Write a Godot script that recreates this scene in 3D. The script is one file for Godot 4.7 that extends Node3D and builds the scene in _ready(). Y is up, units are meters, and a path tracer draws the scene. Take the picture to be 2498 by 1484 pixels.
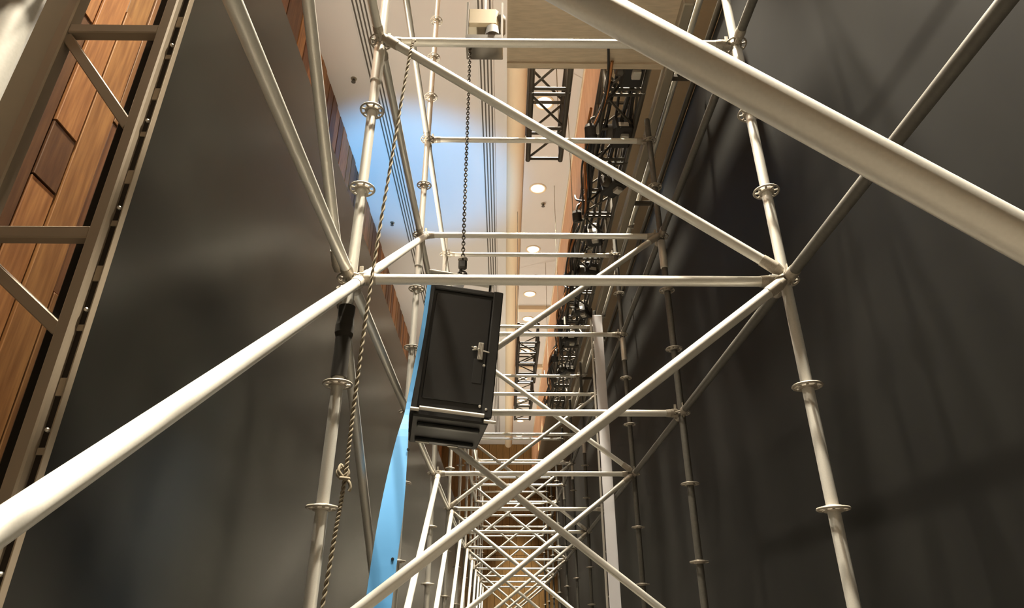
extends Node3D
# A narrow service aisle between two dark stage walls in a tall hall, looking up and along a row of scaffold frames.
# World: x right, y up, camera looks along -z. Scaffold frames stand BAY apart across an aisle W wide.

const W := 1.967      # between the standards of one frame
const BAY := 1.964    # from frame to frame
const LV := 3.05      # height of level 0; rosettes every 0.5 m
const CEIL := 9.6
const END_Z := -27.5

class Geo:
	var v := PackedVector3Array()
	var n := PackedVector3Array()
	func tri(a: Vector3, b: Vector3, c: Vector3, na: Vector3, nb: Vector3, nc: Vector3) -> void:
		if (b - a).cross(c - a).dot(na + nb + nc) > 0.0:
			v.append_array([a, c, b]); n.append_array([na, nc, nb])
		else:
			v.append_array([a, b, c]); n.append_array([na, nb, nc])
	func quad(a: Vector3, b: Vector3, c: Vector3, d: Vector3, m: Vector3) -> void:
		tri(a, b, c, m, m, m); tri(a, c, d, m, m, m)
	func box(c: Vector3, s: Vector3, bas := Basis(), bev := 0.004) -> Geo:
		var h := s * 0.5
		var e := minf(bev, minf(h.x, minf(h.y, h.z)) * 0.6)
		for ax in 3:
			var u := (ax + 1) % 3
			var w := (ax + 2) % 3
			for sg in [-1.0, 1.0]:
				var m := Vector3(); m[ax] = sg
				var p: Array[Vector3] = []
				for k in [[-1, -1], [1, -1], [1, 1], [-1, 1]]:
					var q := Vector3(); q[ax] = sg * h[ax]; q[u] = k[0] * (h[u] - e); q[w] = k[1] * (h[w] - e)
					p.append(c + bas * q)
				quad(p[0], p[1], p[2], p[3], bas * m)
			for su in [-1.0, 1.0]:
				for sw in [-1.0, 1.0]:
					var m2 := Vector3(); m2[u] = su; m2[w] = sw
					var a := Vector3(); a[u] = su * h[u]; a[w] = sw * (h[w] - e); a[ax] = h[ax] - e
					var b := Vector3(); b[u] = su * (h[u] - e); b[w] = sw * h[w]; b[ax] = h[ax] - e
					var a2 := a; a2[ax] = -a[ax]
					var b2 := b; b2[ax] = -b[ax]
					quad(c + bas * a, c + bas * b, c + bas * b2, c + bas * a2, (bas * m2).normalized())
		for sx in [-1.0, 1.0]:
			for sy in [-1.0, 1.0]:
				for sz in [-1.0, 1.0]:
					var m3 := Vector3(sx, sy, sz)
					var x := Vector3(h.x, h.y - e, h.z - e) * m3
					var y := Vector3(h.x - e, h.y, h.z - e) * m3
					var z := Vector3(h.x - e, h.y - e, h.z) * m3
					var nn := (bas * m3).normalized()
					tri(c + bas * x, c + bas * y, c + bas * z, nn, nn, nn)
		return self
	# a lathed body along a-b; prof = [[distance along, radius], ...]
	func lathe(a: Vector3, b: Vector3, prof: Array, seg := 16) -> Geo:
		var d := (b - a).normalized()
		var u := d.cross(Vector3.UP if absf(d.y) < 0.9 else Vector3.RIGHT).normalized()
		var w := d.cross(u)
		for i in prof.size() - 1:
			var t0: float = prof[i][0]; var r0: float = prof[i][1]
			var t1: float = prof[i + 1][0]; var r1: float = prof[i + 1][1]
			var sl := Vector2(t1 - t0, r1 - r0).normalized()
			for k in seg:
				var f0 := TAU * k / seg
				var f1 := TAU * (k + 1) / seg
				var e0 := u * cos(f0) + w * sin(f0)
				var e1 := u * cos(f1) + w * sin(f1)
				var n0 := (e0 * sl.x - d * sl.y).normalized()
				var n1 := (e1 * sl.x - d * sl.y).normalized()
				var p00 := a + d * t0 + e0 * r0
				var p01 := a + d * t0 + e1 * r0
				var p10 := a + d * t1 + e0 * r1
				var p11 := a + d * t1 + e1 * r1
				if r0 > 1e-5: tri(p00, p01, p11, n0, n1, n1)
				if r1 > 1e-5: tri(p00, p11, p10, n0, n1, n0)
		return self
	func tube(a: Vector3, b: Vector3, r: float, seg := 16) -> Geo:
		var l := a.distance_to(b)
		var e := minf(r * 0.15, l * 0.2)
		return lathe(a, b, [[0.0, 0.0], [0.0, r - e], [e, r], [l - e, r], [l, r - e], [l, 0.0]], seg)
	func ring(c: Vector3, ax: Vector3, big: float, small: float, seg := 20, sub := 8) -> Geo:
		var u := ax.cross(Vector3.UP if absf(ax.y) < 0.9 else Vector3.RIGHT).normalized()
		var w := ax.cross(u).normalized()
		for i in seg:
			for j in sub:
				var q: Array[Vector3] = []
				var m: Array[Vector3] = []
				for k in [[0, 0], [1, 0], [1, 1], [0, 1]]:
					var f: float = TAU * (i + k[0]) / seg
					var g: float = TAU * (j + k[1]) / sub
					var rd := u * cos(f) + w * sin(f)
					var nn := rd * cos(g) + ax * sin(g)
					q.append(c + rd * big + nn * small); m.append(nn)
				tri(q[0], q[1], q[2], m[0], m[1], m[2]); tri(q[0], q[2], q[3], m[0], m[2], m[3])
		return self
	# a tube bent along points
	func sweep(p: PackedVector3Array, r: float, seg := 8) -> Geo:
		var fr: Array = []
		var u := Vector3.ZERO
		for i in p.size():
			var d := (p[mini(i + 1, p.size() - 1)] - p[maxi(i - 1, 0)]).normalized()
			if u == Vector3.ZERO: u = d.cross(Vector3.UP if absf(d.y) < 0.9 else Vector3.RIGHT).normalized()
			else: u = (u - d * u.dot(d)).normalized()
			fr.append([u, d.cross(u)])
		for i in p.size() - 1:
			for k in seg:
				var f0 := TAU * k / seg
				var f1 := TAU * (k + 1) / seg
				var a: Vector3 = fr[i][0] * cos(f0) + fr[i][1] * sin(f0)
				var b: Vector3 = fr[i][0] * cos(f1) + fr[i][1] * sin(f1)
				var c: Vector3 = fr[i + 1][0] * cos(f0) + fr[i + 1][1] * sin(f0)
				var d2: Vector3 = fr[i + 1][0] * cos(f1) + fr[i + 1][1] * sin(f1)
				tri(p[i] + a * r, p[i] + b * r, p[i + 1] + d2 * r, a, b, d2)
				tri(p[i] + a * r, p[i + 1] + d2 * r, p[i + 1] + c * r, a, d2, c)
		return self
	# a strap: flat band along points, with width vector w per point and thickness t
	func band(p: PackedVector3Array, wv: PackedVector3Array, t: float) -> Geo:
		for i in p.size() - 1:
			var d := (p[i + 1] - p[i]).normalized()
			var m := d.cross(wv[i]).normalized()
			var m1 := d.cross(wv[i + 1]).normalized()
			for s in [-1.0, 1.0]:
				var o: Vector3 = m * s * t * 0.5
				var o1: Vector3 = m1 * s * t * 0.5
				quad(p[i] - wv[i] + o, p[i] + wv[i] + o, p[i + 1] + wv[i + 1] + o1, p[i + 1] - wv[i + 1] + o1, m * s)
				quad(p[i] + wv[i] * s + m * t * 0.5, p[i] + wv[i] * s - m * t * 0.5, p[i + 1] + wv[i + 1] * s - m1 * t * 0.5, p[i + 1] + wv[i + 1] * s + m1 * t * 0.5, (wv[i] * s).normalized())
		return self
	func mesh() -> ArrayMesh:
		var arr := []
		arr.resize(Mesh.ARRAY_MAX)
		arr[Mesh.ARRAY_VERTEX] = v
		arr[Mesh.ARRAY_NORMAL] = n
		var m := ArrayMesh.new()
		m.add_surface_from_arrays(Mesh.PRIMITIVE_TRIANGLES, arr)
		return m

var used := {}
var M := {}
var rng := RandomNumberGenerator.new()

func numbered(called: String) -> String:
	used[called] = used.get(called, 0) + 1
	return called if used[called] == 1 else "%s_%03d" % [called, used[called] - 1]

func thing(called: String, label: String, category: String, at := Vector3.ZERO, group := "") -> Node3D:
	var o := Node3D.new()
	o.name = numbered(called)
	add_child(o)
	o.position = at
	tag(o, label, category, group)
	return o

func tag(o: Node, label: String, category: String, group := "", kind := "") -> void:
	o.set_meta("label", label)
	if category: o.set_meta("category", category)
	if group: o.set_meta("group", group)
	if kind: o.set_meta("kind", kind)

# one named mesh under a parent
func part(called: String, geo, mat: Material, parent: Node, at := Transform3D()) -> MeshInstance3D:
	var o := MeshInstance3D.new()
	o.mesh = geo if geo is Mesh else geo.mesh()
	o.material_override = mat
	o.name = numbered(called) if parent == self else called
	parent.add_child(o, true)
	o.transform = at
	return o

func structure(called: String, geo, mat: Material, label: String, category := "") -> MeshInstance3D:
	var o := part(called, geo, mat, self)
	tag(o, label, category, "", "structure")
	return o

func noise(freq: float, sd: int, kind := FastNoiseLite.TYPE_SIMPLEX_SMOOTH, oct := 4) -> FastNoiseLite:
	var f := FastNoiseLite.new()
	f.noise_type = kind; f.frequency = freq; f.seed = sd; f.fractal_octaves = oct
	return f

func tex(f: FastNoiseLite, lo: Color, hi: Color, size := 512) -> NoiseTexture2D:
	var t := NoiseTexture2D.new()
	t.noise = f; t.width = size; t.height = size; t.seamless = true
	var g := Gradient.new()
	g.set_color(0, lo); g.set_color(1, hi)
	t.color_ramp = g
	return t

func mat(called: String, col: Color, rough: float, metal := 0.0, t: Texture2D = null, scale := Vector3.ONE, spec := 0.5) -> StandardMaterial3D:
	var m := StandardMaterial3D.new()
	m.resource_name = called
	m.albedo_color = col; m.roughness = rough; m.metallic = metal; m.metallic_specular = spec
	if t:
		m.albedo_texture = t
		m.uv1_triplanar = true
		m.uv1_world_triplanar = true
		m.uv1_scale = scale
	M[called] = m
	return m

func spot(at: Vector3, to: Vector3, energy: float, col: Color, angle: float, size := 0.13) -> void:
	var l := SpotLight3D.new()
	l.name = numbered("lamp_light")
	add_child(l)
	l.position = at
	l.look_at(to, Vector3.UP if absf((to - at).normalized().y) < 0.95 else Vector3.RIGHT)
	l.light_energy = energy; l.light_color = col; l.spot_angle = angle; l.spot_angle_attenuation = 0.7
	l.spot_range = 40.0; l.spot_attenuation = 2.0; l.light_size = size; l.shadow_enabled = true

const WARM := Color(1.0, 0.95, 0.86)

func _ready() -> void:
	rng.seed = 7
	# ---- camera
	var cam := Camera3D.new()
	cam.name = "camera"
	add_child(cam)
	cam.fov = 49.26
	cam.near = 0.05
	cam.position = Vector3(-0.2855, 1.6003, 2.6273)
	cam.rotation = Vector3(deg_to_rad(26.827), deg_to_rad(-0.624), deg_to_rad(0.033))
	cam.current = true
	# ---- environment: a closed room, lit by its downlights and added floods only
	var env := Environment.new()
	env.background_mode = Environment.BG_COLOR
	env.background_color = Color(0, 0, 0)
	env.ambient_light_source = Environment.AMBIENT_SOURCE_DISABLED
	env.tonemap_mode = Environment.TONE_MAPPER_LINEAR
	env.tonemap_exposure = 2.0
	env.sdfgi_enabled = true; env.ssao_enabled = true; env.ssil_enabled = true
	var we := WorldEnvironment.new()
	we.name = "world_environment"
	we.environment = env
	add_child(we)
	materials()
	downlights()
	added_uplights()
	room()
	stage_walls()
	scaffold()
	trusses()
	hoist_and_case()
	small_things()

func materials() -> void:
	mat("steel", Color(1, 1, 1), 0.4, 0.42, tex(noise(0.12, 3), Color(0.83, 0.82, 0.785), Color(0.88, 0.87, 0.84)), Vector3(2.5, 2.5, 2.5))
	mat("shaded_steel", Color(1, 1, 1), 0.6, 0.2, tex(noise(0.03, 5), Color(0.36, 0.35, 0.33), Color(0.42, 0.41, 0.38)), Vector3(2.5, 2.5, 2.5))  # the same steel with the shade of the right side put into its colour
	mat("cast_steel", Color(1, 1, 1), 0.5, 0.45, tex(noise(0.06, 4), Color(0.58, 0.55, 0.5), Color(0.76, 0.73, 0.68)), Vector3(6, 6, 6))
	mat("black_sleeve", Color(0.16, 0.145, 0.12), 0.75)
	mat("dark_panel", Color(1, 1, 1), 0.32, 0.0, tex(noise(0.006, 21, FastNoiseLite.TYPE_SIMPLEX_SMOOTH, 3), Color(0.13, 0.128, 0.112), Color(0.165, 0.162, 0.145)), Vector3(0.5, 0.5, 0.5), 0.4)
	mat("black_panel", Color(1, 1, 1), 0.55, 0.0, tex(noise(0.006, 31, FastNoiseLite.TYPE_SIMPLEX_SMOOTH, 3), Color(0.095, 0.095, 0.09), Color(0.12, 0.12, 0.112)), Vector3(0.5, 0.5, 0.5), 0.3)
	mat("aluminium", Color(0.62, 0.585, 0.52), 0.45, 0.35)
	mat("frame_metal", Color(0.62, 0.565, 0.49), 0.5, 0.25)
	mat("bulkhead_paint", Color(0.56, 0.5, 0.42), 0.8)
	mat("bulkhead_wood", Color(1, 1, 1), 0.6, 0.0, tex(noise(0.012, 99, FastNoiseLite.TYPE_SIMPLEX_SMOOTH, 5), Color(0.84, 0.63, 0.47), Color(0.93, 0.73, 0.57)), Vector3(3.0, 0.25, 3.0))
	mat("slot_black", Color(0.13, 0.09, 0.05), 0.8)
	mat("truss_black", Color(0.27, 0.245, 0.205), 0.5, 0.1)
	mat("truss_silver", Color(0.6, 0.57, 0.5), 0.4, 0.5)
	mat("case_black", Color(0.1, 0.1, 0.098), 0.42)
	mat("case_edge", Color(0.1, 0.098, 0.09), 0.5)
	mat("bright_metal", Color(0.82, 0.8, 0.76), 0.35, 0.4)
	mat("plywood", Color(1, 1, 1), 0.7, 0.0, tex(noise(0.01, 41), Color(0.72, 0.66, 0.57), Color(0.8, 0.73, 0.63)), Vector3(1, 1, 6))
	mat("ceiling_paint", Color(0.77, 0.755, 0.74), 0.85)
	mat("cream_paint", Color(0.83, 0.76, 0.65), 0.8)
	mat("white_board", Color(0.95, 0.95, 0.97), 0.6)
	mat("pale_cloth", Color(0.62, 0.58, 0.5), 0.9)
	mat("floor_carpet", Color(1, 1, 1), 0.95, 0.0, tex(noise(0.1, 51), Color(0.28, 0.265, 0.24), Color(0.36, 0.34, 0.31)), Vector3(2, 2, 2))
	mat("dark_slot", Color(0.3, 0.28, 0.25), 0.7)
	mat("rope_fibre", Color(1, 1, 1), 0.9, 0.0, tex(noise(0.1, 61), Color(0.42, 0.385, 0.32), Color(0.6, 0.56, 0.48)), Vector3(8, 8, 8))
	mat("blue_strap", Color(0.34, 0.62, 0.85), 0.6)
	mat("black_rubber", Color(0.13, 0.115, 0.1), 0.6)
	mat("orange_cable", Color(0.62, 0.4, 0.2), 0.6)
	for k in 6:
		var tone: float = [0.62, 0.78, 0.88, 1.0, 0.7, 0.94][k]
		mat("wood_%d" % k, Color(tone, tone * [0.97, 1.0, 1.02, 0.98, 0.95, 1.0][k], tone * 0.97), 0.55, 0.0, tex(noise(0.012, 70 + k, FastNoiseLite.TYPE_SIMPLEX_SMOOTH, 5), Color(0.58, 0.385, 0.22), Color(0.8, 0.59, 0.37)), Vector3(3.0, 0.25, 3.0))
	for k in 3:
		mat("end_wood_%d" % k, Color(1, 1, 1) * [0.85, 1.0, 0.93][k], 0.6, 0.0, tex(noise(0.012, 90 + k, FastNoiseLite.TYPE_SIMPLEX_SMOOTH, 5), Color(0.56, 0.42, 0.23), Color(0.7, 0.55, 0.33)), Vector3(3.0, 0.25, 3.0))
	var gl := StandardMaterial3D.new()
	gl.resource_name = "lamp_lens"
	gl.albedo_color = Color(1, 0.97, 0.92)
	gl.emission_enabled = true; gl.emission = Color(1.0, 0.93, 0.82); gl.emission_energy_multiplier = 1.6
	M["lamp_lens"] = gl
	var gb := gl.duplicate()
	gb.resource_name = "blue_lens"
	gb.emission = Color(0.5, 0.7, 1.0)
	M["blue_lens"] = gb

# ---------------------------------------------------------------- lamps
func downlights() -> void:
	var words := ["seen through the near truss", "just beyond the near hanging truss", "above the second scaffold ledger", "fourth from the camera", "beside the ceiling step", "sixth from the camera", "above the far hanging truss", "eighth from the camera", "ninth from the camera", "tenth from the camera"]
	var zs := [-5.73, -8.09, -10.39, -12.6, -14.1, -16.4, -18.8, -21.2, -23.8, -26.0, -3.7, -1.2, 0.9, 3.1, 5.4]
	for i in zs.size():
		var where := Vector3(0.34, CEIL, zs[i])
		var lab: String = "round recessed ceiling downlight " + (words[i] if i < 10 else ["overhead of the second scaffold frame", "overhead of the first scaffold frame", "overhead in front of the camera", "overhead just behind the camera", "rearmost behind the camera"][i - 10])
		var t := thing("ceiling_downlight", lab, "downlight", where, "round downlights along the right ceiling strip")
		part("trim_ring", Geo.new().lathe(Vector3(0, 0.0, 0), Vector3(0, -0.03, 0), [[0.0, 0.17], [0.012, 0.17], [0.02, 0.15], [0.012, 0.135], [0.0, 0.135]], 28), M.cream_paint, t)
		part("lamp_lens", Geo.new().lathe(Vector3(0, 0.0, 0), Vector3(0, -0.03, 0), [[0.0, 0.135], [0.006, 0.13], [0.016, 0.08], [0.02, 0.0]], 28), M.lamp_lens, t)
		spot(where + Vector3(0, -0.06, 0), where + Vector3(0, -5, 0), 120.0 if zs[i] > -12.0 else 80.0, WARM, 21.0)
	for z in [-0.7, 1.3]:
		var wt := thing("ceiling_downlight", "round recessed ceiling downlight by the timber wall, " + ("nearer the hall end" if z < 0 else "over the ladder frame"), "downlight", Vector3(-2.3, CEIL, z), "round downlights by the timber wall")
		part("trim_ring", Geo.new().lathe(Vector3(0, 0.0, 0), Vector3(0, -0.03, 0), [[0.0, 0.17], [0.012, 0.17], [0.02, 0.15], [0.012, 0.135], [0.0, 0.135]], 28), M.cream_paint, wt)
		part("lamp_lens", Geo.new().lathe(Vector3(0, 0.0, 0), Vector3(0, -0.03, 0), [[0.0, 0.135], [0.006, 0.13], [0.016, 0.08], [0.02, 0.0]], 28), M.lamp_lens, wt)
		spot(Vector3(-2.3, CEIL - 0.06, z), Vector3(-2.3, 0, z), 27.0, WARM, 45.0)

func added_uplights() -> void:
	# added floods, unseen behind the left wall, put in to brighten the ceiling
	var spots := [[-3.0, 12.5, 0], [-8.2, 5.0, 0], [-12.5, 13.0, 0], [-18.0, 13.0, 0], [-23.5, 13.0, 0], [-5.6, 32.0, 1], [2.6, 13.0, 0]]
	for i in spots.size():
		var s: Array = spots[i]
		var at := Vector3(-2.45, 0.0, s[0])
		var blue: bool = s[2] == 1  # the blue one is added to tint the ceiling
		var t := thing("added_flood", ("blue" if blue else "white") + " added flood on a stand, unseen behind the left stage wall, " + ["second", "fourth", "fifth", "sixth", "seventh", "third", "first"][i] + " along", "added light", at, "added floods washing the ceiling")
		part("base", Geo.new().lathe(Vector3(0, 0, 0), Vector3(0, 0.1, 0), [[0, 0], [0, 0.22], [0.02, 0.22], [0.05, 0.04]], 20), M.black_rubber, t)
		part("pole", Geo.new().tube(Vector3(0, 0.04, 0), Vector3(0, 3.02, 0), 0.02, 10), M.truss_black, t)
		part("housing", Geo.new().lathe(Vector3(0, 3.0, 0), Vector3(0, 3.4, 0), [[0, 0.0], [0, 0.1], [0.3, 0.15], [0.3, 0.13], [0.27, 0.13]], 20), M.black_rubber, t)
		part("lamp_lens", Geo.new().lathe(Vector3(0, 3.27, 0), Vector3(0, 3.4, 0), [[0, 0.13], [0.008, 0.1], [0.012, 0]], 20), M.blue_lens if blue else M.lamp_lens, t)
		spot(at + Vector3(0, 3.36, 0), at + (Vector3(0.35, CEIL, -2.1) if blue else Vector3(3.8, CEIL, 0)), s[1], Color(0.32, 0.72, 1.0) if blue else Color(1, 0.95, 0.86), 20.0 if blue else 50.0, 0.12)

# ---------------------------------------------------------------- hall
func room() -> void:
	var z0 := 8.0
	var zl := z0 - END_Z
	var zc := (z0 + END_Z) * 0.5
	structure("floor", Geo.new().box(Vector3(0, -0.1, zc), Vector3(7.0, 0.2, zl + 0.6)), M.floor_carpet, "beige carpeted hall floor below the scaffold")
	structure("ceiling", Geo.new().box(Vector3(0, CEIL + 0.1, zc), Vector3(7.0, 0.2, zl + 0.6)), M.ceiling_paint, "pale grey painted ceiling of the tall hall")
	structure("wall_back", Geo.new().box(Vector3(0, CEIL * 0.5, z0 + 0.1), Vector3(7.0, CEIL, 0.2)), M.cream_paint, "cream hall wall behind the camera")
	structure("wall_right", Geo.new().box(Vector3(3.1, CEIL * 0.5, zc), Vector3(0.2, CEIL, zl)), M.bulkhead_paint, "brown grey hall wall hidden behind the right stage wall")
	# left wall: backing, then upright timber boards with open joints
	var wl := structure("wall_left", Geo.new().box(Vector3(-3.25, CEIL * 0.5, zc), Vector3(0.2, CEIL, zl)), M.slot_black, "hall wall clad in upright orange timber boards, left")
	var z := 2.4
	var k := 0
	var boards := {}
	while z > END_Z + 0.3:
		var wd := 0.235 + 0.03 * (k % 3) * 0.5
		var cuts := [0.0, CEIL]
		if z < 0.6 and z > -3.2:
			cuts = [0.0, 1.9 + 0.55 * ((k * 2) % 5), 4.1 + 0.42 * ((k * 3) % 5), 6.6 + 0.4 * ((k * 2) % 4), CEIL]
		for c in cuts.size() - 1:
			var h: float = cuts[c + 1] - cuts[c] - 0.008
			var proud := 0.02 + 0.006 * ((k + c) % 3)
			part("board", Geo.new().box(Vector3(-3.15 + proud * 0.5, cuts[c] + h * 0.5 + 0.004, z - wd * 0.5), Vector3(proud, h, wd - 0.016), Basis(), 0.004), M["wood_%d" % ((k * 5 + c * 3 + (k / 4)) % 6)], wl)
		z -= wd
		k += 1
	# end wall in timber
	var we := structure("wall_end", Geo.new().box(Vector3(0, CEIL * 0.5, END_Z - 0.1), Vector3(7.0, CEIL, 0.2)), M.slot_black, "far end wall clad in golden timber boards")
	for i in 20:
		for j in 4:
			part("board", Geo.new().box(Vector3(-3.0 + i * 0.31, 1.2 + j * 2.4, END_Z + 0.012), Vector3(0.3, 2.385, 0.03), Basis(), 0.004), M["end_wood_%d" % ((i * 3 + j * 2) % 3)], we)
	# timber bulkhead dropping from the ceiling above the right truss
	var bh := structure("trim_bulkhead", Geo.new().box(Vector3(2.0, (7.7 + CEIL) * 0.5, zc), Vector3(2.06, CEIL - 7.7, zl)), M.bulkhead_paint, "orange timber clad ceiling bulkhead above the right truss")
	for i in 24:
		part("board", Geo.new().box(Vector3(0.955, (7.72 + CEIL) * 0.5, z0 - 0.75 - i * 1.47), Vector3(0.03, CEIL - 7.74, 1.462), Basis(), 0.004), M.bulkhead_wood, bh)
	part("edge_strip", Geo.new().box(Vector3(0.945, CEIL - 0.04, zc), Vector3(0.05, 0.08, zl)), M.cream_paint, bh)
	# cream moulding between the two ceiling strips
	structure("trim_moulding", Geo.new().lathe(Vector3(-0.12, CEIL, z0), Vector3(-0.12, CEIL, END_Z), [[0, 0.16], [zl, 0.16]], 24), M.cream_paint, "rounded cream moulding running along the ceiling")
	# steps across the right ceiling strip
	for i in 3:
		structure("trim_step", Geo.new().box(Vector3(0.49, CEIL - 0.06, [-13.35, -17.6, -22.4][i]), Vector3(0.9, 0.12, 0.16)), M.cream_paint, "cream ceiling step across the downlight strip, " + ["nearest", "middle", "farthest"][i] + " of three")

# ---------------------------------------------------------------- stage walls
func stage_walls() -> void:
	var t := thing("stage_wall", "tall smooth dark grey stage wall on the left, beginning beside the ladder frame", "partition", Vector3(-1.45, 0, 0.93))
	var top := 4.55
	part("panel", Geo.new().box(Vector3(-0.06, top * 0.5, -13.0), Vector3(0.12, top, 26.0), Basis(), 0.006), M.dark_panel, t)
	# frame at the near end
	var f := thing("ladder_frame", "grey aluminium ladder frame at the near end of the left stage wall", "frame", Vector3(-1.45, 0, 0.94))
	part("post", Geo.new().box(Vector3(-0.031, top * 0.5, 0.025), Vector3(0.04, top, 0.05), Basis(), 0.005), M.frame_metal, f)
	part("post", Geo.new().box(Vector3(-0.38, top * 0.5, 0.025), Vector3(0.04, top, 0.05), Basis(), 0.005), M.frame_metal, f)
	part("slotted_channel", Geo.new().box(Vector3(-0.001, top * 0.5, 0.012), Vector3(0.02, top, 0.012), Basis(), 0.001), M.slot_black, f)
	part("edge_flange", Geo.new().box(Vector3(0.011, top * 0.5, 0.012), Vector3(0.005, top, 0.024), Basis(), 0.001), M.frame_metal, f)
	for i in 26:
		var y := 0.14 + i * 0.171
		part("spacer", Geo.new().box(Vector3(-0.001, y, 0.02), Vector3(0.018, 0.018 if i % 2 else 0.05, 0.006), Basis(), 0.001), M.frame_metal, f)
		if i % 2: part("bolt", Geo.new().lathe(Vector3(0.0, y + 0.055, 0.017), Vector3(0, y + 0.055, 0.04), [[0, 0.006], [0.008, 0.006], [0.012, 0.003], [0.012, 0]], 8), M.bright_metal, f)
	for y in [0.15, 0.98, 1.82, 2.66, 3.5, 4.34]:
		part("rung", Geo.new().box(Vector3(-0.2055, y, 0.025), Vector3(0.31, 0.04, 0.04), Basis(), 0.004), M.frame_metal, f)
	for q in [[3.47, 3.07], [2.6, 2.35], [1.79, 1.39], [0.95, 0.55], [4.3, 3.95]]:
		var a := Vector3(-0.365, q[0], 0.025)
		var b := Vector3(-0.05, q[1], 0.025)
		var d := (b - a).normalized()
		part("diagonal", Geo.new().box((a + b) * 0.5, Vector3(a.distance_to(b), 0.036, 0.03), Basis(d, Vector3(-d.y, d.x, 0), Vector3(0, 0, 1)), 0.003), M.frame_metal, f)
	var c := thing("cloth_panel", "pale grey cloth panel beside the ladder frame at upper left", "panel", Vector3(-2.2, 0, 0.93))
	part("cloth", Geo.new().box(Vector3(0, 3.75, 0), Vector3(0.68, 1.6, 0.03), Basis(), 0.004), M.pale_cloth, c)
	part("post", Geo.new().box(Vector3(-0.3, 2.3, -0.04), Vector3(0.04, 4.6, 0.04), Basis(), 0.004), M.aluminium, c)
	part("post", Geo.new().box(Vector3(0.3, 2.3, -0.04), Vector3(0.04, 4.6, 0.04), Basis(), 0.004), M.aluminium, c)
	# right
	var r := thing("stage_wall", "tall matt black stage wall right of the scaffold", "partition", Vector3(1.45, 0, 3.4))
	part("panel", Geo.new().box(Vector3(0.06, 3.075, -12.0), Vector3(0.12, 6.15, 24.0), Basis(), 0.006), M.black_panel, r)
	for i in 10:
		part("stay", Geo.new().box(Vector3(0.16, 2.9, -1.0 - i * 2.4), Vector3(0.06, 5.8, 0.06), Basis(), 0.004), M.aluminium, r)
	# white board leaning in the aisle
	var b2 := thing("white_board", "tall narrow white board standing on the aisle floor by the right scaffold side", "board", Vector3(0.885, 0, -5.0))
	part("board", Geo.new().box(Vector3(0, 2.65, 0), Vector3(0.12, 5.3, 0.03), Basis(), 0.003), M.white_board, b2)
	part("edge_rail", Geo.new().box(Vector3(-0.085, 2.62, 0.0), Vector3(0.02, 5.24, 0.03), Basis(), 0.003), M.bright_metal, b2)
	part("tie", Geo.new().box(Vector3(-0.05, 0.3, 0.0), Vector3(0.09, 0.03, 0.02), Basis(), 0.003), M.bright_metal, b2)
	part("tie", Geo.new().box(Vector3(-0.05, 5.0, 0.0), Vector3(0.09, 0.03, 0.02), Basis(), 0.003), M.bright_metal, b2)

# ---------------------------------------------------------------- scaffold
var mesh_rosette: ArrayMesh
var mesh_head: ArrayMesh
var mesh_wedge: ArrayMesh
const R := 0.0242

func scaffold_meshes() -> void:
	var g := Geo.new()
	g.ring(Vector3.ZERO, Vector3.UP, 0.058, 0.0055, 24, 6)
	g.lathe(Vector3(0, -0.012, 0), Vector3(0, 0.012, 0), [[0, 0.024], [0, 0.034], [0.006, 0.037], [0.018, 0.037], [0.024, 0.034], [0.024, 0.024]], 18)
	for k in 8:
		var a := TAU * k / 8.0 + PI / 8
		var d := Vector3(cos(a), 0, sin(a))
		g.box(d * 0.046, Vector3(0.026, 0.009, 0.011), Basis(Vector3.UP, -a), 0.002)
	mesh_rosette = g.mesh()
	# ledger head: a forked casting that narrows from the tube to the rosette; it points along -x and ends at x = 0
	g = Geo.new()
	g.lathe(Vector3(0.115, 0, 0), Vector3(0.0, 0, 0), [[0, 0.0], [0, 0.026], [0.03, 0.029], [0.055, 0.026], [0.06, 0.0]], 14)
	g.box(Vector3(0.052, 0.02, 0), Vector3(0.05, 0.018, 0.034), Basis(), 0.005)
	g.box(Vector3(0.052, -0.02, 0), Vector3(0.05, 0.018, 0.034), Basis(), 0.005)
	mesh_head = g.mesh()
	g = Geo.new()
	g.box(Vector3(0.046, 0.012, 0), Vector3(0.018, 0.11, 0.006), Basis(Vector3(0, 0, 1), 0.08), 0.002)
	mesh_wedge = g.mesh()

func head_at(parent: Node, where: Vector3, along: Vector3) -> void:
	var x := along.normalized()
	var y := (Vector3.UP - x * x.y).normalized()
	var at := Transform3D(Basis(x, y, x.cross(y)), where)
	part("coupling_head", mesh_head, M.cast_steel, parent, at)
	part("wedge", mesh_wedge, M.cast_steel, parent, at)

func ledger(parent: Node, a: Vector3, b: Vector3, m: Material = null) -> void:
	var d := (b - a).normalized()
	var l := part("ledger", Geo.new().tube(a + d * 0.08, b - d * 0.08, R), m if m else M.steel, parent)
	head_at(l, a, d)
	head_at(l, b, -d)

# a brace set beside its nodes, its flattened ends wedged into the rosettes
func brace(parent: Node, a: Vector3, b: Vector3, off: Vector3, stop := 1.0) -> void:
	var d := (b - a).normalized()
	var a1 := a + off + d * 0.09
	var b1 := a + off + (b - a) * stop - d * 0.09
	var l := part("brace", Geo.new().tube(a1, b1, R), M.steel, parent)
	for e in [[a1, -d], [b1, d]]:
		var p: Vector3 = e[0]
		var q: Vector3 = e[1]
		part("brace_end", Geo.new().lathe(p - q * 0.05, p + q * 0.06, [[0, 0.0], [0, 0.027], [0.07, 0.0285], [0.1, 0.02], [0.11, 0.0]], 14), M.cast_steel, l)

func node(side: int, row: int, lv: float) -> Vector3:
	return Vector3(side * W * 0.5, LV + lv, -BAY * row)

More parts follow.
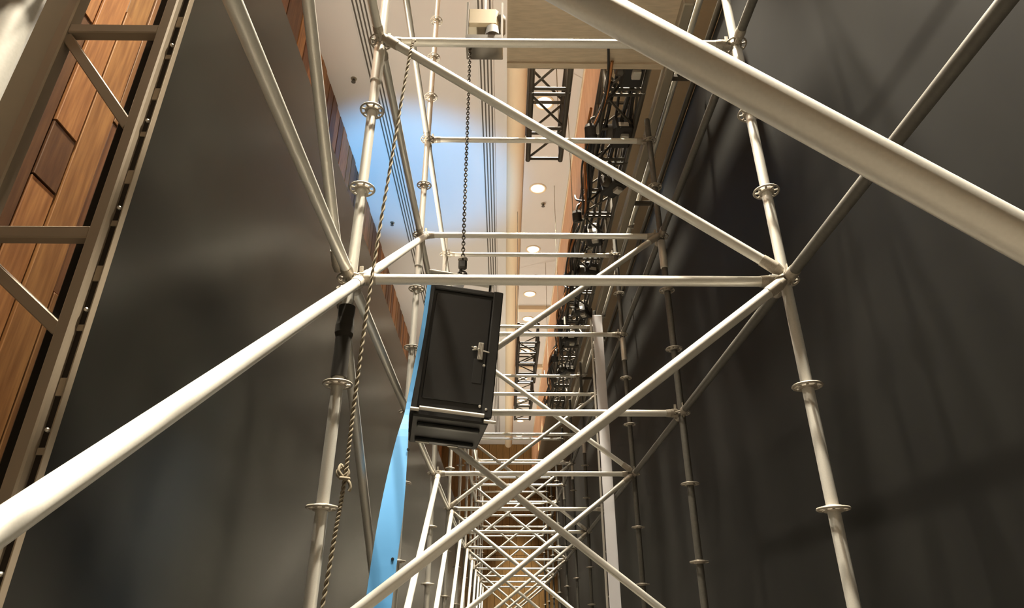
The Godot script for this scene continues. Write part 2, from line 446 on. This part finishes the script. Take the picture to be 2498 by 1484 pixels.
func scaffold() -> void:
	scaffold_meshes()
	var labels := [
		"steel scaffold frame closest to the camera, its thick brace crossing the upper right corner",
		"steel scaffold frame with a black sleeve on its left standard, second from the camera",
		"steel scaffold frame right behind the hanging black case, third from the camera",
		"steel scaffold frame just in front of the tall white board, fourth from the camera",
		"steel scaffold frame next behind the tall white board, fifth from the camera",
	]
	var ord := ["sixth", "seventh", "eighth", "ninth", "tenth", "eleventh", "twelfth"]
	for row in range(-1, 11):
		var i := row + 1
		var far := row > 6
		var lab: String = labels[i] if i < 5 else "steel scaffold frame far down the aisle, %s of twelve from the camera" % ord[i - 5]
		var t := thing("scaffold_frame", lab, "scaffold", Vector3(0, 0, -BAY * row), "scaffold frames in a row down the aisle")
		var z := Vector3(0, 0, BAY * row)
		for side in [-1, 1]:
			var topl: float = 4.5 if (side < 0 and row < 2) else (2.75 if row != 0 else 2.8)
			if row == -1: topl = 2.75
			var foot := node(side, row, -LV) + z
			var st := part("standard", Geo.new().tube(foot + Vector3(0, 0.03, 0), node(side, row, topl) + z, R, 18), M.shaded_steel if side == 1 and row > 0 else M.steel, t)
			part("base_plate", Geo.new().box(foot + Vector3(0, 0.012, 0), Vector3(0.15, 0.024, 0.15)), M.cast_steel, st)
			var lv := -3.0 + 0.5
			while lv <= topl:
				part("rosette", mesh_rosette, M.cast_steel, st, Transform3D(Basis(), node(side, row, lv) + z))
				lv += 0.5
			if not far:
				part("spigot_sleeve", Geo.new().lathe(node(side, row, 1.2) + z, node(side, row, 1.46) + z, [[0, R], [0.004, 0.03], [0.25, 0.03], [0.26, R]], 18), M.steel, st)
			if row == 0 and side == -1:
				var a := node(-1, 0, -0.47) + z
				var s := part("foam_sleeve", Geo.new().lathe(a, a + Vector3(0, 0.4, 0), [[0, R], [0, 0.033], [0.18, 0.034], [0.2, 0.04], [0.235, 0.04], [0.27, 0.036], [0.33, 0.036], [0.335, R]], 20), M.black_sleeve, st)
				s.set_meta("label", "black foam sleeve on the left standard")
		# transverse ledgers and the brace of this frame
		for lv2 in [-2.5, -1.5, 0.0, 1.5, 2.5]:
			if row == -1 and lv2 == -1.5: continue
			ledger(t, node(-1, row, lv2) + z, node(1, row, lv2) + z)
		var s2 := 1 if (row % 2 == 0) else -1      # frames alternate
		var off := Vector3(0, 0, 0.05)
		brace(t, node(-s2, row, 1.5) + z, node(s2, row, 0.0) + z, off)
		brace(t, node(s2, row, -0.03 if row < 0 else 0.0) + z, node(-s2, row, -1.62 if row < 0 else -1.5) + z, off)
		# side members to the next frame
		if row < 10:
			for side in [-1, 1]:
				for lv3 in [0.0, 1.5, 2.5]:
					if side == 1 and lv3 == 2.5: continue
					ledger(t, node(side, row, lv3) + z, node(side, row + 1, lv3) + z, M.shaded_steel if side == 1 else M.steel)  # right side ledgers use the steel darkened in place of shade
			var so := Vector3(-0.05, 0, 0)
			if row != 0: brace(t, node(-1, row, -1.5) + z, node(-1, row + 1, 0.0) + z, -so)
			if row == 0: brace(t, node(-1, row, 0.0) + z, node(-1, row + 1, 1.5) + z, -so)
			if row == -1: brace(t, node(-1, row, 1.5) + z, node(-1, row + 1, 0.0) + z, so)
			if row == 0: brace(t, node(-1, row, 0.0) + z, node(-1, row + 1, -1.5) + z, so)

# ---------------------------------------------------------------- trusses
var truss_proto: Node3D

func make_truss(label: String, w: float, h: float, l: float, m: Material) -> Node3D:
	# origin: centre of the bottom of the near end; runs along -z
	var t := thing("box_truss", label, "truss")
	var x := w * 0.5 - 0.028
	for sx in [-1, 1]:
		for y in [0.028, h - 0.028]:
			part("chord", Geo.new().tube(Vector3(sx * x, y, -0.004), Vector3(sx * x, y, -l + 0.004), 0.026, 12), m, t)
	var cr := Geo.new().tube(Vector3(-x + 0.02, 0, 0), Vector3(x - 0.02, 0, 0), 0.016, 8).mesh()
	var up := Geo.new().tube(Vector3(0, 0.05, 0), Vector3(0, h - 0.05, 0), 0.016, 8).mesh()
	for z in [-0.035, -l * 0.5, -l + 0.035]:
		for y in [0.028, h - 0.028]:
			part("rung", cr, m, t, Transform3D(Basis(), Vector3(0, y, z)))
		for sx in [-1, 1]:
			part("rung", up, m, t, Transform3D(Basis(), Vector3(sx * x, 0, z)))
	for k in 2:
		var za := -0.06 - k * (l * 0.5 - 0.02)
		var zb := za - l * 0.5 + 0.1
		var s: float = 1.0 if k == 0 else -1.0
		for y in [0.028, h - 0.028]:
			part("diagonal", Geo.new().tube(Vector3(-x * s * 0.93, y, za), Vector3(x * s * 0.93, y, zb), 0.013, 8), m, t)
		for sx in [-1, 1]:
			part("diagonal", Geo.new().tube(Vector3(sx * x, 0.05 if k else h - 0.05, za), Vector3(sx * x, h - 0.05 if k else 0.05, zb), 0.013, 8), m, t)
	return t

func trusses() -> void:
	var base_name := "box_truss"
	# right-hand truss over the black wall
	var names := ["partly hidden above the brown board", "right after the brown board", "third from the brown board", "fourth from the brown board", "fifth from the brown board", "sixth from the brown board", "seventh from the brown board", "eighth from the brown board", "ninth from the brown board", "tenth from the brown board", "farthest of its run"]
	var proto := make_truss("cluttered dark box truss section above the right wall, " + names[0], 0.4, 0.4, 1.0, M.truss_black)
	proto.set_meta("group", "truss sections above the right wall")
	for k in 11:
		var o := proto
		if k > 0:
			o = proto.duplicate()
			o.name = numbered(base_name)
			add_child(o)
			o.set_meta("label", "cluttered dark box truss section above the right wall, " + names[k])
		o.position = Vector3(0.81 + 0.004 * k, 6.12, -0.98 - k * 1.0)
	# middle truss, in broken runs
	var mid := [[-0.98, "partly hidden above the brown board, mid aisle"], [-1.98, "with open end over the aisle, close to the first downlights"], [-7.8, "seen over the aisle far beyond, right of the black case"], [-8.8, "following the far one right of the black case"], [-10.3, "low in the distance above the fifth scaffold frame"], [-11.3, "last of the middle run in the distance"]]
	for q in mid:
		var o2: Node3D = proto.duplicate()
		o2.name = numbered(base_name)
		add_child(o2)
		o2.position = Vector3(0.115, 6.12, q[0])
		o2.set_meta("label", "dark open box truss section " + q[1])
		o2.set_meta("group", "truss sections over the middle of the aisle")
	# brown board strapped under the two nearest sections
	var b := thing("plywood_board", "brown plywood board lying flat under the near ends of both trusses", "board", Vector3(0.4, 6.06, -0.93))
	part("sheet", Geo.new().box(Vector3(0, 0.03, 0), Vector3(1.37, 0.03, 1.4), Basis(), 0.003), M.plywood, b)
	part("batten", Geo.new().box(Vector3(0, 0.008, -0.66), Vector3(1.37, 0.02, 0.06), Basis(), 0.003), M.plywood, b)
	part("batten", Geo.new().box(Vector3(0, 0.008, 0.66), Vector3(1.37, 0.02, 0.06), Basis(), 0.003), M.plywood, b)
	# hanging wires to the ceiling
	var wi := 0
	for q in [[0.64, -2.0], [0.98, -2.0], [0.64, -5.0], [0.98, -5.0], [0.66, -8.0], [0.66, -11.0], [-0.05, -2.9], [0.28, -2.9], [-0.05, -8.7], [-0.05, -11.3]]:
		var top: float = CEIL if q[0] < 0.9 else 7.7
		var w := thing("hanging_wire", "thin steel wire from ceiling to truss, " + ["left pair nearest", "right of nearest pair", "left of second pair", "right of second pair", "single third along the right run", "single last along the right run", "left at the open middle truss end", "right at the open middle truss end", "by the far middle truss", "by the last middle truss"][wi], "wire", Vector3(q[0], 6.5, q[1]), "truss hanging wires")
		part("wire", Geo.new().tube(Vector3(0, 0.0, 0), Vector3(0, top - 6.5, 0), 0.006, 6), M.truss_silver, w)
		part("shackle", Geo.new().ring(Vector3(0, 0.02, 0), Vector3(1, 0, 0), 0.025, 0.007, 12, 6), M.truss_silver, w)
		wi += 1
	# rails between the truss and the black wall
	var r1 := thing("support_beam", "pale square metal beam running along the right side of the truss", "beam", Vector3(1.13, 6.0, -0.9))
	part("beam", Geo.new().box(Vector3(0, 0.06, -5.5), Vector3(0.09, 0.12, 11.0), Basis(), 0.01), M.aluminium, r1)
	for k in 6:
		part("bracket", Geo.new().box(Vector3(0.14, 0.05, -0.8 - k * 1.9), Vector3(0.2, 0.04, 0.05), Basis(), 0.004), M.truss_black, r1)
	var r2 := thing("support_pipe", "bright round pipe with couplers along the top of the black wall", "pipe", Vector3(1.24, 6.12, -0.9))
	part("pipe", Geo.new().tube(Vector3(0, 0, 0), Vector3(0.0, 0, -11.0), 0.026, 14), M.steel, r2)
	for k in 8:
		var zc := -0.72 - k * 1.25
		part("coupler", Geo.new().lathe(Vector3(0, 0, zc), Vector3(0, 0, zc - 0.06), [[0, 0.026], [0, 0.036], [0.06, 0.036], [0.06, 0.026]], 14), M.cast_steel, r2)
		part("coupler_bolt", Geo.new().tube(Vector3(-0.02, -0.05, zc - 0.03), Vector3(0.03, -0.05, zc - 0.03), 0.01, 8), M.bright_metal, r2)
	var r3 := thing("support_pipe", "thin dark pipe fixed along the top edge of the black wall", "pipe", Vector3(1.43, 6.18, -0.9))
	part("pipe", Geo.new().tube(Vector3(0, 0, 0), Vector3(0, 0, -11.0), 0.025, 12), M.truss_black, r3)
	# chain hoists slung inside the right truss
	var hp: Node3D
	var hz := [-1.72, -2.55, -3.4, -4.45, -5.4, -6.6, -7.7, -9.1]
	for k in hz.size():
		var lab: String = "black motor hoist clamped under the right truss, " + ["nearest, beside the brown board", "second from the brown board", "third from the brown board", "fourth from the brown board", "fifth from the brown board", "sixth from the brown board", "seventh from the brown board", "farthest down the aisle"][k]
		if k == 0:
			hp = thing("motor_hoist", lab, "hoist", Vector3(), "motor hoists under the right truss")
			part("motor_body", Geo.new().box(Vector3(0, 0, 0), Vector3(0.2, 0.17, 0.3), Basis(), 0.02), M.black_rubber, hp)
			part("gear_cover", Geo.new().lathe(Vector3(-0.16, 0, 0.02), Vector3(-0.09, 0, 0.02), [[0, 0], [0, 0.05], [0.015, 0.07], [0.07, 0.075]], 18), M.truss_black, hp)
			part("chain_guide", Geo.new().box(Vector3(0.02, -0.1, 0.04), Vector3(0.08, 0.05, 0.09), Basis(), 0.008), M.bright_metal, hp)
			part("clamp", Geo.new().ring(Vector3(0.02, 0.12, 0.0), Vector3(0, 0, 1), 0.05, 0.012, 16, 6), M.truss_silver, hp)
			part("cable_tail", Geo.new().sweep(curve([Vector3(-0.08, -0.02, -0.14), Vector3(-0.2, -0.16, -0.2), Vector3(-0.22, -0.04, -0.4), Vector3(-0.18, 0.1, -0.5)]), 0.012, 7), M.black_rubber, hp)
			part("label_plate", Geo.new().box(Vector3(0.0, -0.02, 0.151), Vector3(0.1, 0.05, 0.004), Basis(), 0.001), M.bright_metal, hp)
		else:
			var c: Node3D = hp.duplicate()
			c.name = numbered("motor_hoist")
			add_child(c)
			c.set_meta("label", lab)
			c.position = Vector3(0.82 + 0.05 * (k % 3), 6.16, hz[k])
			c.rotation.y = 0.25 * ((k * 2) % 5 - 2)
	hp.position = Vector3(0.84, 6.16, hz[0])
	# cables slung along the truss
	for k in 7:
		var p: Array[Vector3] = []
		var zz := -1.3 - k * 0.22
		for i in 22:
			p.append(Vector3(0.56 + 0.05 * sin(i * 1.3 + k) + 0.02 * (k % 4), 6.1 - 0.11 * absf(sin(i * 0.9 + k * 0.7)) + 0.018 * k, zz - i * 0.43))
		var o3 := thing("cable", ("loose %s cable slung along the left side of the right truss, " % ("brown" if k in [1, 4] else "black")) + ["lowest", "second up", "third up", "fourth up", "fifth up", "sixth up", "topmost"][k], "cable", Vector3.ZERO, "cables on the right truss")
		part("cable_run", Geo.new().sweep(curve(p, 5), 0.011 + 0.003 * (k % 3), 7), M.orange_cable if k in [1, 4] else M.black_rubber, o3)
	for k in 6:
		var p2: Array[Vector3] = []
		for i in 22:
			p2.append(Vector3(0.68 + 0.05 * k + 0.03 * sin(i * 1.1 + k * 2.0) + 0.002 * i, 6.175 + 0.03 * (k % 3) + 0.02 * sin(i * 1.7 + k), -1.1 - i * 0.5))
		var o5 := thing("cable", "thick black cable lying inside the right truss, " + ["leftmost", "second from left", "third from left", "third from right", "second from right", "rightmost"][k], "cable", Vector3.ZERO, "cables lying in the right truss")
		part("cable_run", Geo.new().sweep(curve(p2, 4), 0.014 + 0.004 * (k % 2), 7), M.black_rubber, o5)
	# lamps clamped on the left of the truss
	for k in 5:
		var o4 := thing("clamp_fixture", "small black clamp fixture with a pale clip on the left truss chord, " + ["nearest of five", "second of five", "third of five", "fourth of five", "farthest of five"][k], "clamp", Vector3(0.52 + 0.015 * k, 6.08, -2.35 - k * 1.45), "clamp fixtures on the right truss")
		part("body", Geo.new().lathe(Vector3(0, -0.02, 0.03), Vector3(0.02, -0.17, -0.03), [[0, 0], [0, 0.04], [0.03, 0.055], [0.12, 0.06], [0.14, 0.052], [0.14, 0]], 16), M.black_rubber, o4)
		part("clamp_arm", Geo.new().sweep(curve([Vector3(0, -0.03, 0.02), Vector3(0.02, 0.06, 0.02), Vector3(0.1, 0.1, 0.0), Vector3(0.15, 0.06, 0)]), 0.014, 8), M.truss_black, o4)
		part("clip", Geo.new().tube(Vector3(0.07, 0.0, 0.03), Vector3(0.07, -0.13, 0.02), 0.018, 10), M.bright_metal, o4)
		part("safety_cord", Geo.new().sweep(curve([Vector3(0.07, -0.1, 0.02), Vector3(0.03, -0.3, -0.1), Vector3(0.1, -0.12, -0.35), Vector3(0.14, 0.05, -0.45)]), 0.007, 6), M.bright_metal if k % 2 else M.black_rubber, o4)

func curve(pts: Array, per := 8) -> PackedVector3Array:
	var out := PackedVector3Array()
	for i in pts.size() - 1:
		var p0: Vector3 = pts[maxi(i - 1, 0)]
		var p1: Vector3 = pts[i]
		var p2: Vector3 = pts[i + 1]
		var p3: Vector3 = pts[mini(i + 2, pts.size() - 1)]
		for k in per:
			out.append(p1.cubic_interpolate(p2, p0, p3, float(k) / per))
	out.append(pts[-1])
	return out

func chain_mesh(a: Vector3, b: Vector3, link: float, thick: float) -> Geo:
	var g := Geo.new()
	var n := int(a.distance_to(b) / link)
	var d := (b - a).normalized()
	var s := d.cross(Vector3(1, 0, 0)).normalized()
	var r := d.cross(s).normalized()
	for i in n:
		var c := a + d * link * (i + 0.5)
		var side := s if i % 2 else r
		var p := PackedVector3Array()
		for k in 9:
			var f := TAU * k / 8.0
			p.append(c + d * cos(f) * link * 0.72 + side * sin(f) * link * 0.42)
		g.sweep(p, thick, 5)
	return g

# ---------------------------------------------------------------- hoist, chain and the case it lifts
func hoist_and_case() -> void:
	var h := thing("chain_hoist", "grey electric chain hoist hanging at the top above the black case", "hoist", Vector3(-0.48, 6.15, -1.5))
	part("motor_body", Geo.new().box(Vector3(-0.02, 0.3, 0), Vector3(0.28, 0.22, 0.2), Basis(), 0.025), M.truss_silver, h)
	part("motor_end", Geo.new().lathe(Vector3(0.1, 0.3, 0), Vector3(0.22, 0.3, 0), [[0, 0.09], [0.06, 0.09], [0.08, 0.07], [0.08, 0]], 18), M.truss_black, h)
	part("cradle", Geo.new().box(Vector3(0, 0.03, 0), Vector3(0.32, 0.05, 0.24), Basis(), 0.006), M.truss_black, h)
	for sx in [-1, 1]:
		part("cradle_arm", Geo.new().box(Vector3(sx * 0.15, 0.25, 0.09), Vector3(0.02, 0.44, 0.03), Basis(), 0.004), M.truss_black, h)
	part("chain_bag", Geo.new().lathe(Vector3(0.07, 0.18, 0.06), Vector3(0.07, 0.02, 0.06), [[0, 0.06], [0.1, 0.07], [0.15, 0.05], [0.16, 0]], 14), M.black_sleeve, h)
	part("suspension_rod", Geo.new().tube(Vector3(0, 0.4, 0), Vector3(0, CEIL - 6.15, 0), 0.012, 8), M.truss_silver, h)
	var chain := part("load_chain", chain_mesh(Vector3(-0.125, 0.02, 0), Vector3(-0.115, -2.12, 0), 0.026, 0.0045), M.truss_black, h)
	chain.set_meta("label", "dark load chain running down to the black case")
	var hk := part("hook_block", Geo.new().box(Vector3(-0.115, -2.15, 0), Vector3(0.06, 0.07, 0.05), Basis(), 0.012), M.black_rubber, h)
	part("hook_cap", Geo.new().lathe(Vector3(-0.115, -2.11, 0), Vector3(-0.115, -2.08, 0), [[0, 0.035], [0.01, 0.036], [0.02, 0.02], [0.03, 0.006]], 12), M.bright_metal, hk)
	part("hook", Geo.new().sweep(curve([Vector3(-0.115, -2.17, 0), Vector3(-0.13, -2.2, 0), Vector3(-0.115, -2.235, 0), Vector3(-0.09, -2.215, 0)]), 0.009, 8), M.black_rubber, hk)
	# case
	var c := thing("equipment_case", "tilted black equipment case hanging from the chain in the aisle", "case", Vector3(-0.655, 2.79, -1.5))
	c.rotation = Vector3(0, deg_to_rad(9.0), deg_to_rad(-4.5))
	var w := 0.484
	var hh := 0.84
	var dd := 0.58
	var f := dd * 0.5
	part("body", Geo.new().box(Vector3(0, hh * 0.5 + 0.02, 0), Vector3(w, hh, dd), Basis(), 0.015), M.case_black, c)
	part("side_rail", Geo.new().box(Vector3(w * 0.5 - 0.03, hh * 0.5 + 0.02, f + 0.012), Vector3(0.062, hh + 0.02, 0.03), Basis(), 0.006), M.case_edge, c)
	part("side_rail", Geo.new().box(Vector3(-w * 0.5 + 0.02, hh * 0.5 + 0.02, f + 0.01), Vector3(0.04, hh + 0.01, 0.025), Basis(), 0.006), M.case_edge, c)
	part("top_rail", Geo.new().box(Vector3(0, hh + 0.01, f + 0.008), Vector3(w, 0.035, 0.022), Basis(), 0.006), M.case_edge, c)
	part("door_panel", Geo.new().box(Vector3(-0.006, hh * 0.5 + 0.03, f + 0.004), Vector3(w - 0.12, hh - 0.12, 0.014), Basis(), 0.005), M.case_black, c)
	var lp := part("lip_bar", Geo.new().tube(Vector3(-w * 0.5 + 0.05, 0.018, f + 0.03), Vector3(w * 0.5 - 0.045, 0.018, f + 0.03), 0.013, 14), M.bright_metal, c)
	lp.set_meta("label", "white metal bar along the bottom edge")
	part("pin", Geo.new().tube(Vector3(-w * 0.5 - 0.02, 0.01, f + 0.02), Vector3(-w * 0.5 + 0.05, 0.01, f + 0.02), 0.011, 10), M.bright_metal, c)
	part("pin", Geo.new().tube(Vector3(w * 0.5 - 0.045, -0.012, f + 0.02), Vector3(w * 0.5 + 0.03, -0.012, f + 0.02), 0.011, 10), M.bright_metal, c)
	var ba := part("base_tray", Geo.new().box(Vector3(0, 0.0, -0.01), Vector3(w - 0.02, 0.05, dd + 0.03), Basis(), 0.012), M.case_edge, c)
	part("skid", Geo.new().box(Vector3(0, -0.035, -0.18), Vector3(w - 0.1, 0.025, 0.05), Basis(), 0.006), M.case_black, ba)
	part("skid", Geo.new().box(Vector3(0, -0.035, 0.16), Vector3(w - 0.1, 0.025, 0.05), Basis(), 0.006), M.case_black, ba)
	part("skid_glint", Geo.new().box(Vector3(-0.14, -0.05, -0.18), Vector3(0.09, 0.006, 0.02), Basis(), 0.002), M.bright_metal, ba)  # bright strip painted in as a highlight line on the underside
	part("skid_glint", Geo.new().box(Vector3(0.06, -0.05, -0.2), Vector3(0.07, 0.006, 0.02), Basis(), 0.002), M.bright_metal, ba)  # second highlight line, also made as a bright strip
	var la := part("latch_plate", Geo.new().box(Vector3(0.135, hh * 0.52, f + 0.016), Vector3(0.034, 0.115, 0.012), Basis(), 0.004), M.bright_metal, c)
	for k in 3:
		part("latch_groove", Geo.new().box(Vector3(0.126 + k * 0.009, hh * 0.52, f + 0.0225), Vector3(0.002, 0.105, 0.002), Basis(), 0.0005), M.truss_black, la)
	part("wing", Geo.new().box(Vector3(0.1, hh * 0.52 + 0.01, f + 0.026), Vector3(0.055, 0.008, 0.008), Basis(Vector3(0, 0, 1), -0.35), 0.002), M.bright_metal, la)
	part("wing", Geo.new().box(Vector3(0.105, hh * 0.52 + 0.004, f + 0.026), Vector3(0.05, 0.008, 0.008), Basis(Vector3(0, 0, 1), 0.3), 0.002), M.bright_metal, la)
	part("pivot", Geo.new().tube(Vector3(0.15, hh * 0.52, f + 0.025), Vector3(0.19, hh * 0.52 - 0.006, f + 0.025), 0.005, 8), M.bright_metal, la)
	part("pivot", Geo.new().lathe(Vector3(0.1, hh * 0.52 + 0.012, f + 0.016), Vector3(0.1, hh * 0.52 + 0.012, f + 0.04), [[0, 0.013], [0.016, 0.012], [0.02, 0.006], [0.02, 0]], 10), M.bright_metal, la)
	part("recess", Geo.new().box(Vector3(0.13, hh * 0.36, f + 0.011), Vector3(0.06, 0.16, 0.006), Basis(), 0.003), M.case_edge, c)
	for q in [[0.165, 0.075], [0.205, 0.06], [0.165, 0.34]]:
		part("screw", Geo.new().lathe(Vector3(q[0], q[1], f + 0.02), Vector3(q[0], q[1], f + 0.04), [[0, 0.009], [0.006, 0.009], [0.012, 0.005], [0.012, 0]], 10), M.bright_metal, c)
	# spreader plate and slings between hook and case
	var s := thing("spreader_plate", "pale tilted lifting plate between the hook and the black case", "plate", Vector3(-0.6, 3.885, -1.5))
	s.rotation = Vector3(0, 0.1, deg_to_rad(-7.0))
	part("plate", Geo.new().box(Vector3(0.0, 0.0, 0), Vector3(0.46, 0.014, 0.12), Basis(), 0.004), M.bright_metal, s)
	part("shackle", Geo.new().ring(Vector3(0.0, 0.035, 0), Vector3(0, 0, 1), 0.03, 0.008, 14, 6), M.black_rubber, s)
	part("block", Geo.new().box(Vector3(0.0, -0.03, 0.04), Vector3(0.08, 0.05, 0.03), Basis(), 0.005), M.black_rubber, s)
	part("sling", Geo.new().band(PackedVector3Array([Vector3(0.0, -0.03, 0.03), Vector3(-0.01, -0.13, 0.1), Vector3(-0.015, -0.23, 0.22)]), PackedVector3Array([Vector3(0.035, 0, 0), Vector3(0.035, 0, 0), Vector3(0.035, 0, 0)]), 0.006), M.black_rubber, s)
	for sx in [-1, 1]:
		part("sling", Geo.new().tube(Vector3(sx * 0.21, 0, 0), Vector3(sx * 0.22 + 0.0, -0.22 - (0.0 if sx < 0 else 0.0), -0.02), 0.008, 8), M.black_rubber, s)
	# blue strap from the case down towards the camera
	var pts: Array = [Vector3(-0.775, 3.72, -1.15), Vector3(-0.80, 3.3, -1.13), Vector3(-0.842, 2.83, -1.07), Vector3(-0.85, 2.6, -0.98), Vector3(-0.86, 2.2, -0.88), Vector3(-0.875, 1.75, -0.8), Vector3(-0.89, 1.1, -0.75), Vector3(-0.9, 0.02, -0.72)]
	var cp := curve(pts, 6)
	var wv := PackedVector3Array()
	for i in cp.size():
		var u := float(i) / (cp.size() - 1)
		var wd := 0.013 if u < 0.22 else lerpf(0.013, 0.062, smoothstep(0.3, 0.62, u))
		var an := lerpf(0.5, 0.05, smoothstep(0.2, 0.5, u))
		wv.append(Vector3(cos(an), 0, -sin(an)) * wd)
	var bs := thing("blue_strap", "light blue strap hanging from the black case, widening towards the floor", "strap", Vector3.ZERO)
	part("webbing", Geo.new().band(cp, wv, 0.004), M.blue_strap, bs)
	for y in [[2.52, -0.95], [1.95, -0.83]]:
		part("eyelet", Geo.new().lathe(Vector3(-0.81 if y[0] > 2.2 else -0.83, y[0], y[1]), Vector3(-0.81 if y[0] > 2.2 else -0.83, y[0], y[1] + 0.03), [[0, 0.008], [0.01, 0.006], [0.01, 0]], 8), M.black_rubber, bs)

# ---------------------------------------------------------------- small things
func small_things() -> void:
	# twisted rope with a knot, hung from the upper ledger of the second frame
	var line := curve([Vector3(-0.79, 4.53, 0.03), Vector3(-0.80, 4.4, 0.07), Vector3(-0.835, 3.7, 0.09), Vector3(-0.868, 2.978, 0.1), Vector3(-0.882, 2.45, 0.1), Vector3(-0.886, 2.13, 0.1), Vector3(-0.903, 1.86, 0.1), Vector3(-0.93, 1.3, 0.1), Vector3(-0.93, 0.01, 0.1)], 60)
	var r := thing("hand_rope", "twisted tan rope with a knot hanging beside the sleeved left standard", "rope", Vector3.ZERO)
	var g := Geo.new()
	for s in 2:
		var p := PackedVector3Array()
		for i in line.size():
			var a := i * 0.75 + PI * s
			p.append(line[i] + Vector3(cos(a), 0, sin(a)) * 0.0046)
		g.sweep(p, 0.0044, 6)
	part("twisted_cord", g, M.rope_fibre, r)
	var kp := Vector3(-0.887, 2.14, 0.1)
	var k := Geo.new()
	k.ring(kp + Vector3(-0.008, 0.02, 0), Vector3(0.3, 0.2, 1).normalized(), 0.02, 0.0075, 14, 6)
	k.ring(kp, Vector3(0.1, 1, 0.2).normalized(), 0.015, 0.008, 14, 6)
	k.sweep(curve([kp, kp + Vector3(0.02, -0.015, 0.01), kp + Vector3(0.028, -0.035, 0.01), kp + Vector3(0.024, -0.05, 0.01)]), 0.006, 6)
	k.sweep(curve([kp, kp + Vector3(-0.022, 0.025, 0.01), kp + Vector3(-0.02, 0.05, 0.0), kp + Vector3(-0.008, 0.04, 0.0)]), 0.006, 6)
	part("knot", k, M.rope_fibre, r)
	# linear slot diffusers in the ceiling
	for q in [[-2.37, "left linear slot diffuser in the grey ceiling, near the timber wall"], [-0.61, "linear slot diffuser in the grey ceiling beside the cream moulding"]]:
		var d := thing("slot_diffuser", q[1], "vent", Vector3(q[0], CEIL - 0.012, 0), "")
		part("plate", Geo.new().box(Vector3(0, -0.006, -10.0), Vector3(0.24, 0.012, 32.0), Basis(), 0.002), M.ceiling_paint, d)
		for i in 4:
			part("slot", Geo.new().box(Vector3(-0.085 + i * 0.055, -0.016, -10.0), Vector3(0.022, 0.012, 31.9), Basis(), 0.002), M.dark_slot, d)
	# sprinklers
	var sp := [[-2.73, -5.24, "upper left, nearest"], [-2.73, -9.34, "left, above the timber strip"], [0.476, -8.61, "beyond the second visible downlight"], [0.455, -11.62, "beyond the third visible downlight"]]
	for q in sp:
		var o := thing("sprinkler", "small dark ceiling sprinkler head, " + q[2], "sprinkler", Vector3(q[0], CEIL, q[1]), "ceiling sprinklers")
		part("rosette_plate", Geo.new().lathe(Vector3(0, 0, 0), Vector3(0, -0.1, 0), [[0, 0.05], [0.01, 0.045], [0.012, 0.02]], 14), M.truss_silver, o)
		part("sprinkler_head", Geo.new().lathe(Vector3(0, -0.01, 0), Vector3(0, -0.1, 0), [[0, 0.016], [0.03, 0.02], [0.05, 0.01], [0.055, 0.035], [0.06, 0.035], [0.06, 0]], 12), M.dark_slot, o)
